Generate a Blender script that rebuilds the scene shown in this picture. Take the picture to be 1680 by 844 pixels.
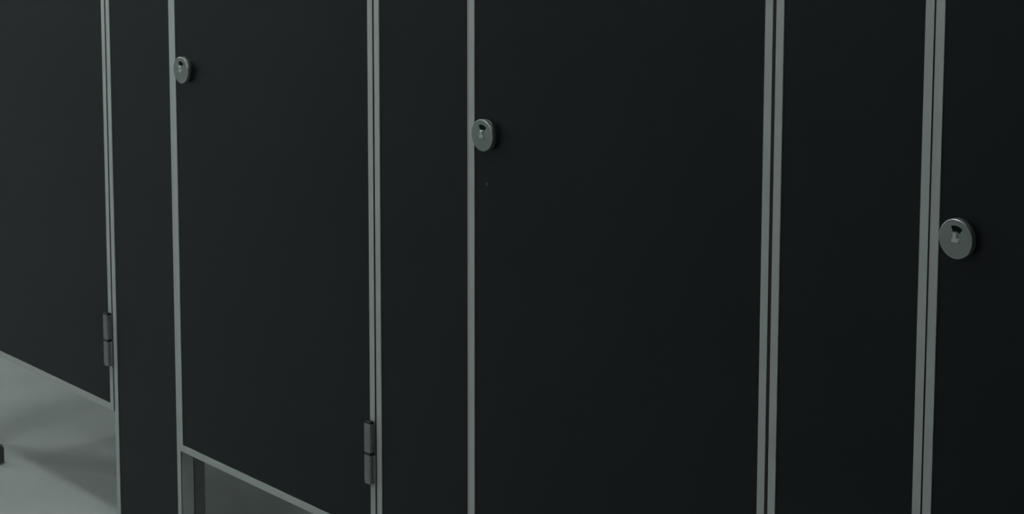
import bpy, bmesh, math, random
from mathutils import Vector, Matrix

for o in list(bpy.data.objects):
    bpy.data.objects.remove(o)
S = bpy.context.scene
COL = S.collection
random.seed(4)

# ------------------------------------------------------------------ camera
H_CAM = 1.725
yaw, pit, rol = math.radians(-45.654), math.radians(-6.867), math.radians(0.505)
fw = Vector((math.sin(yaw) * math.cos(pit), math.cos(yaw) * math.cos(pit), math.sin(pit)))
rt = fw.cross(Vector((0, 0, 1))).normalized()
up = rt.cross(fw)
r2 = rt * math.cos(rol) + up * math.sin(rol)
u2 = up * math.cos(rol) - rt * math.sin(rol)
cd = bpy.data.cameras.new('camera')
cam = bpy.data.objects.new('camera', cd)
COL.objects.link(cam)
M = Matrix((r2, u2, -fw)).transposed().to_4x4()
M.translation = Vector((0, -2.0967, H_CAM))
cam.matrix_world = M
cd.sensor_fit = 'HORIZONTAL'
cd.sensor_width = 36.0
cd.lens = 3136 / 1680 * 36
cd.shift_x = (840 - 1025.16) / 1680
cd.shift_y = (4.22 - 422) / 1680
cd.clip_start = 0.02
S.camera = cam

# ------------------------------------------------------------------ world, exposure
w = bpy.data.worlds.new('world')
S.world = w
w.use_nodes = True
w.node_tree.nodes['Background'].inputs[0].default_value = (0.7, 0.8, 0.85, 1)
w.node_tree.nodes['Background'].inputs[1].default_value = 0.0
S.view_settings.view_transform = 'Standard'
S.view_settings.look = 'None'
S.view_settings.exposure = 0.0
S.view_settings.gamma = 1.0
S.view_settings.use_curve_mapping = False

# unseen lamps, some added as fill: x, y, length, width, strength, direction of the long side
LAMPS = [
    (-6.15, -0.20, 0.40, 1.2, 7.8),
    (-3.7, -0.58, 1.2, 0.22, 15.8),
    (-1.6, -0.60, 1.2, 0.30, 4.5),
    (-3.4, -2.30, 1.2, 0.30, 11.2),  # added, an even wash on the door fronts
    (-7.9, -1.60, 1.2, 0.30, 29.5),
    (-3.0, 1.05, 1.2, 0.30, 6.8),  # added fill, brightens the inside of the cubicles
    (-4.05, 1.15, 0.6, 0.30, 3.4),  # added fill, lifts the floor inside the leftmost cubicle
]
CEIL = 2.72

# ------------------------------------------------------------------ materials
def mat(name, col, rough=0.5, metal=0.0, spec=0.5, noise=0.0, nscale=4.0, bump=0.0, bscale=400.0,
        emit=None, estr=0.0):
    m = bpy.data.materials.new(name)
    m.use_nodes = True
    nt = m.node_tree
    b = nt.nodes['Principled BSDF']
    b.inputs['Base Color'].default_value = (*col, 1)
    b.inputs['Roughness'].default_value = rough
    b.inputs['Metallic'].default_value = metal
    b.inputs['Specular IOR Level'].default_value = spec
    tc = nt.nodes.new('ShaderNodeTexCoord')
    if noise > 0:
        n = nt.nodes.new('ShaderNodeTexNoise')
        n.inputs['Scale'].default_value = nscale
        n.inputs['Detail'].default_value = 6
        nt.links.new(tc.outputs['Object'], n.inputs['Vector'])
        r = nt.nodes.new('ShaderNodeValToRGB')
        r.color_ramp.elements[0].position = 0.3
        r.color_ramp.elements[1].position = 0.7
        r.color_ramp.elements[0].color = (*[c * (1 - noise) for c in col], 1)
        r.color_ramp.elements[1].color = (*[min(1, c * (1 + noise)) for c in col], 1)
        nt.links.new(n.outputs['Fac'], r.inputs['Fac'])
        nt.links.new(r.outputs['Color'], b.inputs['Base Color'])
    if bump > 0:
        n2 = nt.nodes.new('ShaderNodeTexNoise')
        n2.inputs['Scale'].default_value = bscale
        n2.inputs['Detail'].default_value = 3
        nt.links.new(tc.outputs['Object'], n2.inputs['Vector'])
        bp = nt.nodes.new('ShaderNodeBump')
        bp.inputs['Strength'].default_value = bump
        bp.inputs['Distance'].default_value = 0.001
        nt.links.new(n2.outputs['Fac'], bp.inputs['Height'])
        nt.links.new(bp.outputs['Normal'], b.inputs['Normal'])
    if emit:
        b.inputs['Emission Color'].default_value = (*emit, 1)
        b.inputs['Emission Strength'].default_value = estr
    return m

M_PANEL = mat('charcoal_laminate', (0.0066, 0.0092, 0.0113), 0.40, 0, 0.22, 0.10, 2.2, 0.12, 500)
M_CORE = mat('grey_laminate', (0.42, 0.45, 0.44), 0.5, 0, 0.3, 0.22, 9, 0.05, 300)
M_EDGE = mat('grey_edging', (0.42, 0.45, 0.442), 0.45, 0, 0.4, 0.05, 9, 0.05, 200)
M_STEEL = mat('satin_steel', (0.27, 0.29, 0.285), 0.34, 0.8, 0.5, 0.06, 60, 0.03, 900)
M_RIM = mat('polished_steel', (0.55, 0.58, 0.57), 0.30, 0.9)
M_BASE = mat('dark_lock_base', (0.16, 0.17, 0.17), 0.28, 0.9)
M_HINGE = mat('dull_hinge_metal', (0.21, 0.225, 0.225), 0.45, 0.35, 0.4, 0.10, 60, 0.05, 700)
M_BLACK = mat('black_plastic', (0.008, 0.009, 0.009), 0.5)
M_GREEN = mat('dark_green_indicator', (0.002, 0.010, 0.005), 0.6, 0, 0.1)
M_CHIP = mat('pale_scuff', (0.05, 0.055, 0.055), 0.6)
M_FLOOR = mat('grey_floor', (0.37, 0.40, 0.392), 0.42, 0, 0.35, 0.13, 3.0, 0.08, 120)
M_WALL = mat('pale_grey_wall', (0.66, 0.69, 0.68), 0.6, 0, 0.3, 0.05, 2)
M_CEIL = mat('white_ceiling', (0.76, 0.78, 0.77), 0.8, 0, 0.2, 0.03, 3)
M_RUB = mat('dark_rubber', (0.07, 0.074, 0.072), 0.7, 0, 0.3)

# ------------------------------------------------------------------ helpers
def box(bm, x0, x1, y0, y1, z0, z1, bev=0.0, seg=1):
    r = bmesh.ops.create_cube(bm, size=1)
    vs = r['verts']
    for v in vs:
        v.co = Vector(((x0 + x1) / 2 + v.co.x * (x1 - x0), (y0 + y1) / 2 + v.co.y * (y1 - y0),
                       (z0 + z1) / 2 + v.co.z * (z1 - z0)))
    if bev > 0:
        es = list({e for v in vs for e in v.link_edges})
        bmesh.ops.bevel(bm, geom=es, offset=bev, segments=seg, affect='EDGES', profile=0.5)

def lathe(bm, prof, n=64, axis='y', c=(0, 0, 0), closed=True):
    """prof: list of (radius, offset along axis)"""
    rings = []
    for r, t in prof:
        ring = []
        for i in range(n):
            a = 2 * math.pi * i / n
            if axis == 'y':
                p = (c[0] + r * math.cos(a), c[1] + t, c[2] + r * math.sin(a))
            else:
                p = (c[0] + r * math.cos(a), c[1] + r * math.sin(a), c[2] + t)
            ring.append(bm.verts.new(p))
        rings.append(ring)
    for a, b in zip(rings, rings[1:]):
        for i in range(n):
            bm.faces.new((a[i], a[(i + 1) % n], b[(i + 1) % n], b[i]))
    if closed:
        bm.faces.new(rings[0])
        bm.faces.new(rings[-1])
    bmesh.ops.recalc_face_normals(bm, faces=bm.faces)

def obj(name, bm, m, parent=None, smooth=False):
    bmesh.ops.recalc_face_normals(bm, faces=bm.faces)
    me = bpy.data.meshes.new(name)
    bm.to_mesh(me)
    bm.free()
    me.materials.append(m)
    if smooth:
        for p in me.polygons:
            p.use_smooth = True
        try:
            me.set_sharp_from_angle(angle=math.radians(35))
        except Exception:
            pass
    o = bpy.data.objects.new(name, me)
    COL.objects.link(o)
    if parent:
        o.parent = parent
    return o

def thing(name, label, cat, loc, rz=0, group=None):
    o = bpy.data.objects.new(name, None)
    o.empty_display_size = 0.1
    COL.objects.link(o)
    o.location = loc
    o.rotation_euler = (0, 0, rz)
    o['label'] = label
    o['category'] = cat
    if group:
        o['group'] = group
    return o

def struct(name, x0, x1, y0, y1, z0, z1, m):
    bm = bmesh.new()
    box(bm, x0, x1, y0, y1, z0, z1)
    o = obj(name, bm, m)
    o['kind'] = 'structure'
    return o

# ------------------------------------------------------------------ the setting
XL, XR, YF, YB = -9.6, 1.5, -3.1, 1.62
struct('floor', XL, XR, YF, YB, -0.1, 0, M_FLOOR)
struct('ceiling', XL, XR, YF, YB, CEIL, CEIL + 0.1, M_CEIL)
struct('wall_back', XL, XR, YB, YB + 0.1, -0.1, CEIL + 0.1, M_WALL)
struct('wall_front', XL, XR, YF - 0.1, YF, -0.1, CEIL + 0.1, M_WALL)
struct('wall_left', XL - 0.1, XL, YF - 0.1, YB + 0.1, -0.1, CEIL + 0.1, M_WALL)
struct('wall_right', XR, XR + 0.1, YF - 0.1, YB + 0.1, -0.1, CEIL + 0.1, M_WALL)

# ------------------------------------------------------------------ lamps
lamp_lab = ['ceiling lamp past the left end of the cubicle row',
            'long ceiling lamp close above the left cubicle doors',
            'long ceiling lamp close above the right cubicle doors',
            'added long lamp along the opposite wall, washing the cubicle door fronts',
            'long ceiling lamp at the left end of the aisle',
            'added long fill lamp over the back of the cubicles',
            'added short fill lamp over the back of the leftmost cubicle']
for (x, y, l, wd, e), lab in zip(LAMPS, lamp_lab):
    t = thing('unseen_lamp', lab, 'lamp', (x, y, CEIL), 0, 'ceiling lamps')
    bm = bmesh.new()
    a, b = l / 2 + 0.03, wd / 2 + 0.03
    box(bm, -a, a, -b, b, -0.02, 0)
    for s in (-1, 1):
        box(bm, -a, a, s * b - 0.012, s * b + 0.012, -0.06, 0)
        box(bm, s * a - 0.012, s * a + 0.012, -b, b, -0.06, 0)
    obj('lamp_housing', bm, M_CEIL, t)
    bm = bmesh.new()
    box(bm, -l / 2, l / 2, -wd / 2, wd / 2, -0.05, -0.03)
    obj('diffuser', bm, mat('lamp_diffuser', (0.8, 0.8, 0.8), 0.5, emit=(0.945, 1.0, 0.985), estr=e), t)

# ------------------------------------------------------------------ cubicle row
PITCH = 0.97498
XR0 = -3.5017          # right end of the pilaster left of door B
PW = 0.2745            # pilaster width
TH = 0.030             # board thickness
EW = 0.0146            # edging lip width
LIP = 0.0014           # how far the lip stands proud
TOP = 2.06
Z_LOCK = 1.1077

def edging(parent, x0, x1, z0, z1, sides='lrtb'):
    """U-shaped grey edging profiles, one mesh per side of the board"""
    def prof(axis, a0, a1, e, s):
        bm = bmesh.new()
        lo, hi = (e, e + EW) if s < 0 else (e - EW, e)
        w0, w1 = (e, e + 0.002) if s < 0 else (e - 0.002, e)
        if axis == 'z':
            box(bm, lo, hi, -LIP, 0.0005, a0, a1)
            box(bm, lo, hi, TH - 0.0005, TH + LIP, a0, a1)
            box(bm, w0, w1, -LIP + 0.0002, TH + LIP - 0.0002, a0, a1)
        else:
            box(bm, a0, a1, -LIP, 0.0005, lo, hi)
            box(bm, a0, a1, TH - 0.0005, TH + LIP, lo, hi)
            box(bm, a0, a1, -LIP + 0.0002, TH + LIP - 0.0002, w0, w1)
        obj('edge_strip', bm, M_EDGE, parent)
    if 'l' in sides: prof('z', z0, z1, x0, -1)
    if 'r' in sides: prof('z', z0, z1, x1, 1)
    if 'b' in sides: prof('x', x0 + EW, x1 - EW, z0, -1)
    if 't' in sides: prof('x', x0 + EW, x1 - EW, z1, 1)

def make_hinge(root, zc):
    """barrel hinge at the right end of a door (local x = 0 is the end of the door)"""
    def barrel(z0, z1):
        bm = bmesh.new()
        x0, x1, yb, yf = -0.0205, -0.0005, -LIP, -0.0125
        pts = []
        n = 6
        # cross-section: flat front with well rounded corners
        r = 0.0028
        pts.append((x0, yb))
        for i in range(n + 1):
            a = math.pi + math.pi / 2 * i / n
            pts.append((x0 + r + r * math.cos(a), yf + r + r * math.sin(a)))
        for i in range(n + 1):
            a = 1.5 * math.pi + math.pi / 2 * i / n
            pts.append((x1 - r + r * math.cos(a), yf + r + r * math.sin(a)))
        pts.append((x1, yb))
        lo = [bm.verts.new((x, y, z0)) for x, y in pts]
        hi = [bm.verts.new((x, y, z1)) for x, y in pts]
        k = len(pts)
        for i in range(k):
            bm.faces.new((lo[i], lo[(i + 1) % k], hi[(i + 1) % k], hi[i]))
        f0 = bm.faces.new(lo)
        f1 = bm.faces.new(hi)
        bmesh.ops.bevel(bm, geom=list(f0.edges) + list(f1.edges), offset=0.0012, segments=2,
                        affect='EDGES')
        return bm
    hh = 0.0585
    h = obj('hinge', barrel(zc + 0.0024, zc + hh), M_HINGE, root, True)
    bm = barrel(zc - hh, zc - 0.0028)
    box(bm, -0.0015, 0.0050, -0.0058, -0.0022, zc - hh + 0.002, zc - 0.003, 0.0008)   # leaf that reaches over to the pilaster
    obj('lower_knuckle', bm, M_HINGE, h, True)
    bm = bmesh.new()
    box(bm, -0.0192, -0.0018, -0.0114, -LIP, zc - 0.0034, zc + 0.0029)
    o = obj('washer', bm, M_BLACK, h)
    o['label'] = 'black washer between the hinge halves'
    bm = bmesh.new()
    box(bm, -0.0190, -0.0020, -0.0112, -LIP, zc + hh - 0.001, zc + hh + 0.0042, 0.0008)
    o = obj('pin_cap', bm, M_BLACK, h, True)
    o['label'] = 'black cap of the hinge pin'

def make_lock(root, xc, zc):
    c = (xc, 0, zc)
    R = 0.0276
    # base ring against the door
    bm = bmesh.new()
    lathe(bm, [(R * 0.99, 0.0), (R * 0.99, -0.0042), (R * 0.93, -0.0052), (R * 0.93, -0.0066)], 64, 'y', c)
    k = obj('lock', bm, M_BASE, root, True)
    k['label'] = 'round indicator lock with satin steel face'
    # steel face with a sector window: built as rings of quads, the window left open
    bm = bmesh.new()
    NA = 120
    yf, yb = -0.0128, -0.0066
    rad = [0.0, 0.37 * R, 0.67 * R, 0.955 * R]
    a0, a1 = 50, 114          # window, degrees from +x
    grid = []
    for r in rad[1:]:
        grid.append([bm.verts.new((xc + r * math.cos(2 * math.pi * i / NA), yf, zc + r * math.sin(2 * math.pi * i / NA)))
                     for i in range(NA)])
    cv = bm.verts.new((xc, yf, zc))
    for i in range(NA):
        j = (i + 1) % NA
        bm.faces.new((cv, grid[0][i], grid[0][j]))
        ang = 360 * (i + 0.5) / NA
        if not (a0 < ang < a1):
            bm.faces.new((grid[0][i], grid[0][j], grid[1][j], grid[1][i]))
        bm.faces.new((grid[1][i], grid[1][j], grid[2][j], grid[2][i]))
    # walls of the window
    bed = [e for e in bm.edges if len(e.link_faces) == 1 and
           max((Vector((v.co.x - xc, v.co.z - zc)).length for v in e.verts)) < 0.8 * R]
    ex = bmesh.ops.extrude_edge_only(bm, edges=bed)
    for v in [g for g in ex['geom'] if isinstance(g, bmesh.types.BMVert)]:
        v.co.y += 0.0022
    obj('lock_face', bm, M_STEEL, k)
    # polished rim
    bm = bmesh.new()
    lathe(bm, [(0.955 * R, yf), (0.985 * R, yf + 0.0004), (R, yf + 0.0012), (R, yb)], 96, 'y', c, closed=False)
    o = obj('lock_rim', bm, M_RIM, k, True)
    o['label'] = 'bright rim of the lock face'
    # indicator plate behind the window
    bm = bmesh.new()
    ri, ro = 0.36 * R, 0.68 * R
    n = 16
    A = [math.radians(a0 - 3 + (a1 - a0 + 6) * i / n) for i in range(n + 1)]
    for yy in (yf + 0.0016, yf + 0.0026):
        inn = [bm.verts.new((xc + ri * math.cos(a), yy, zc + ri * math.sin(a))) for a in A]
        out = [bm.verts.new((xc + ro * math.cos(a), yy, zc + ro * math.sin(a))) for a in A]
        for i in range(n):
            bm.faces.new((inn[i], inn[i + 1], out[i + 1], out[i]))
    o = obj('indicator', bm, M_GREEN, k)
    o['label'] = 'dark green indicator in the lock window'
    # raised coin-slot boss in the middle
    bm = bmesh.new()
    s = R
    pts = [(-0.15, 0.30), (0.09, 0.30), (0.13, 0.04), (0.24, -0.02), (0.24, -0.18), (-0.24, -0.18), (-0.24, -0.02), (-0.15, 0.04)]
    lo = [bm.verts.new((xc + x * s, yf, zc + z * s)) for x, z in pts]
    hi = [bm.verts.new((xc + x * s * 0.8, yf - 0.0016, zc + (z * 0.86) * s)) for x, z in pts]
    for i in range(len(pts)):
        j = (i + 1) % len(pts)
        bm.faces.new((lo[i], lo[j], hi[j], hi[i]))
    bm.faces.new(hi)
    bm.faces.new(lo)
    obj('coin_slot', bm, M_RIM, k)

def make_door(xr, width, zb, ajar, label, lock_dx=0.052, lock_dz=0.0, hinge_z=0.445, chip=False):
    root = thing('cubicle_door', label, 'door', (xr, 0, zb), ajar / width, 'doors of the cubicle row')
    root['kind'] = 'thing'
    bm = bmesh.new()
    g = EW + 0.0012
    box(bm, -width + g, -g, 0, TH, g, TOP - zb - g)
    obj('door_panel', bm, M_PANEL, root)
    edging(root, -width, 0, 0, TOP - zb)
    for xa, xb, s in ((0.0, 0.0046, 1), (-width - 0.0022, -width, -1)):  # black strips set into the gaps to stand for their shade
        bm = bmesh.new()
        box(bm, xa, xb, -0.0006 if s > 0 else -0.0002, TH - 0.002, 0.0, TOP - zb)
        o = obj('gap_shade_strip', bm, M_BLACK, root)
        o['label'] = 'black strip standing for the shade in the gap beside the door'
    make_hinge(root, hinge_z - zb)
    make_hinge(root, 1.86 - zb)
    make_lock(root, -width + lock_dx, Z_LOCK + lock_dz - zb)
    if chip:
        bm = bmesh.new()
        lathe(bm, [(0.0036, 0), (0.0028, -0.0006), (0.0010, -0.0008)], 12, 'y',
              (-width + lock_dx - 0.001, 0.0, Z_LOCK - zb - 0.088))
        o = obj('scuff_mark', bm, M_CHIP, root)
        o['label'] = 'small pale mark below the lock'
    return root

def make_pilaster(x0, x1, label):
    root = thing('pilaster_panel', label, 'panel', (x0, 0, 0), 0, 'fixed panels between the doors')
    w = x1 - x0
    bm = bmesh.new()
    g = EW + 0.0012
    box(bm, g, w - g, 0, TH, 0.001, TOP - g)
    obj('panel', bm, M_PANEL, root)
    edging(root, 0, w, 0, TOP, 'lrt')
    return root

ZP = 0.24
def make_partition(xr, label):
    """dividing panel running back from a pilaster to the back wall; xr is its right face"""
    root = thing('dividing_panel', label, 'panel', (xr, TH + LIP, 0), 0, 'dividing panels between the cubicles')
    y1 = YB - TH - LIP
    bm = bmesh.new()
    box(bm, -TH, 0, 0.032, y1 - 0.002, ZP, TOP - 0.03)
    obj('panel', bm, M_CORE, root)
    bm = bmesh.new()
    box(bm, -TH - 0.002, 0.002, 0.0, 0.032, 0.0, TOP - 0.03)
    box(bm, 0.002, 0.0032, 0.001, 0.006, 0.09, TOP - 0.03)
    o = obj('channel', bm, M_HINGE, root)
    o['label'] = 'darker metal channel holding the panel to the front board'
    bm = bmesh.new()
    box(bm, -TH / 2 - 0.012, -TH / 2 + 0.012, 1.20, 1.224, 0.0, ZP)
    box(bm, -TH / 2 - 0.03, -TH / 2 + 0.03, 1.18, 1.244, 0.0, 0.006)
    obj('leg', bm, M_HINGE, root)
    return root

pil_x = {n: (XR0 + n * PITCH - PW, XR0 + n * PITCH) for n in range(0, 5)}
pil_x[0] = (-3.7767, -3.5003)
pil_x[1] = (-2.8017, -2.5208)
pil_x[2] = (-1.8282, -1.5452)
for n in range(0, 3):
    pil_x[n] = (pil_x[n][0] + 0.0014, pil_x[n][1] + (0.0026 if n == 1 else 0.0014))
pil_x[-1] = (XR0 - PITCH - 0.085, XR0 - PITCH)
pl = {-1: 'narrow charcoal end panel at the left end of the cubicle row',
      0: 'narrow charcoal fixed panel beside the leftmost door, right of the pale floor',
      1: 'charcoal fixed panel with grey edges just left of the middle door',
      2: 'wide charcoal fixed panel between two pairs of grey strips, second lock to its left',
      3: 'charcoal fixed panel right of the nearest door, outside the picture',
      4: 'charcoal fixed panel at the right end of the cubicle row'}
for n in range(-1, 5):
    make_pilaster(*pil_x[n], pl[n])
dl = {0: ('charcoal cubicle door at the far left with pale floor under it', 0.284, 0.0, 0.4485),
      1: ('charcoal cubicle door with the smallest round lock and a visible grey bottom edge', 0.2705, 0.0060, 0.4465),
      2: ('charcoal cubicle door in the middle, largest in view, small pale mark below its lock', 0.270, 0.0120, 0.4465),
      3: ('charcoal cubicle door at the right edge with the largest round lock', 0.270, 0.0, 0.4465),
      4: ('charcoal cubicle door at the right end of the row, outside the picture', 0.270, 0.0, 0.4465)}
for n in range(0, 5):
    left = pil_x[n - 1][1] + (0.0030 if n == 3 else 0.0030 if n == 2 else 0.0040)
    right = pil_x[n][0] - (0.0066 if n == 2 else 0.0054)
    lab, zb, aj, hz = dl[n]
    lx, lz = {1: (-3.442, -0.0035), 2: (-2.468, -0.0005), 3: (-1.4905, -0.0042)}.get(n, (left + 0.053, -0.002))
    make_door(right, right - left, zb, aj, lab, hinge_z=hz, chip=(n == 2), lock_dx=lx - left, lock_dz=lz)
for n in range(-1, 5):
    lab = {-1: 'pale grey dividing panel at the left end of the row, behind the leftmost door',
           0: 'pale grey dividing panel seen in shade under the second door from the left',
           1: 'pale grey dividing panel behind the fixed panel left of the middle door',
           2: 'pale grey dividing panel behind the fixed panel between the two right-hand locks',
           3: 'pale grey dividing panel behind the nearest door, outside the picture',
           4: 'pale grey dividing panel at the right end of the row'}[n]
    make_partition(pil_x[n][1] - 0.012, lab)

# head rail along the tops
t = thing('head_rail', 'long grey rail along the top edges of the cubicle row', 'rail', (pil_x[-1][0], 0, TOP))
bm = bmesh.new()
L = pil_x[4][1] - pil_x[-1][0]
box(bm, 0, L, -0.004, TH + 0.004, 0.0015, 0.035, 0.003)
obj('rail', bm, M_EDGE, t)

# small dark stop on the floor below the leftmost door
t = thing('floor_stop', 'small dark stop on the pale floor at the left picture edge', 'stop', (-4.372, 0.0, 0))
bm = bmesh.new()
lathe(bm, [(0.019, 0), (0.019, 0.036), (0.016, 0.045), (0.010, 0.048)], 24, 'z')
obj('rubber_post', bm, M_RUB, t, True)
bm = bmesh.new()
lathe(bm, [(0.0195, 0.0), (0.0195, 0.004)], 24, 'z')
obj('base_ring', bm, M_HINGE, t, True)
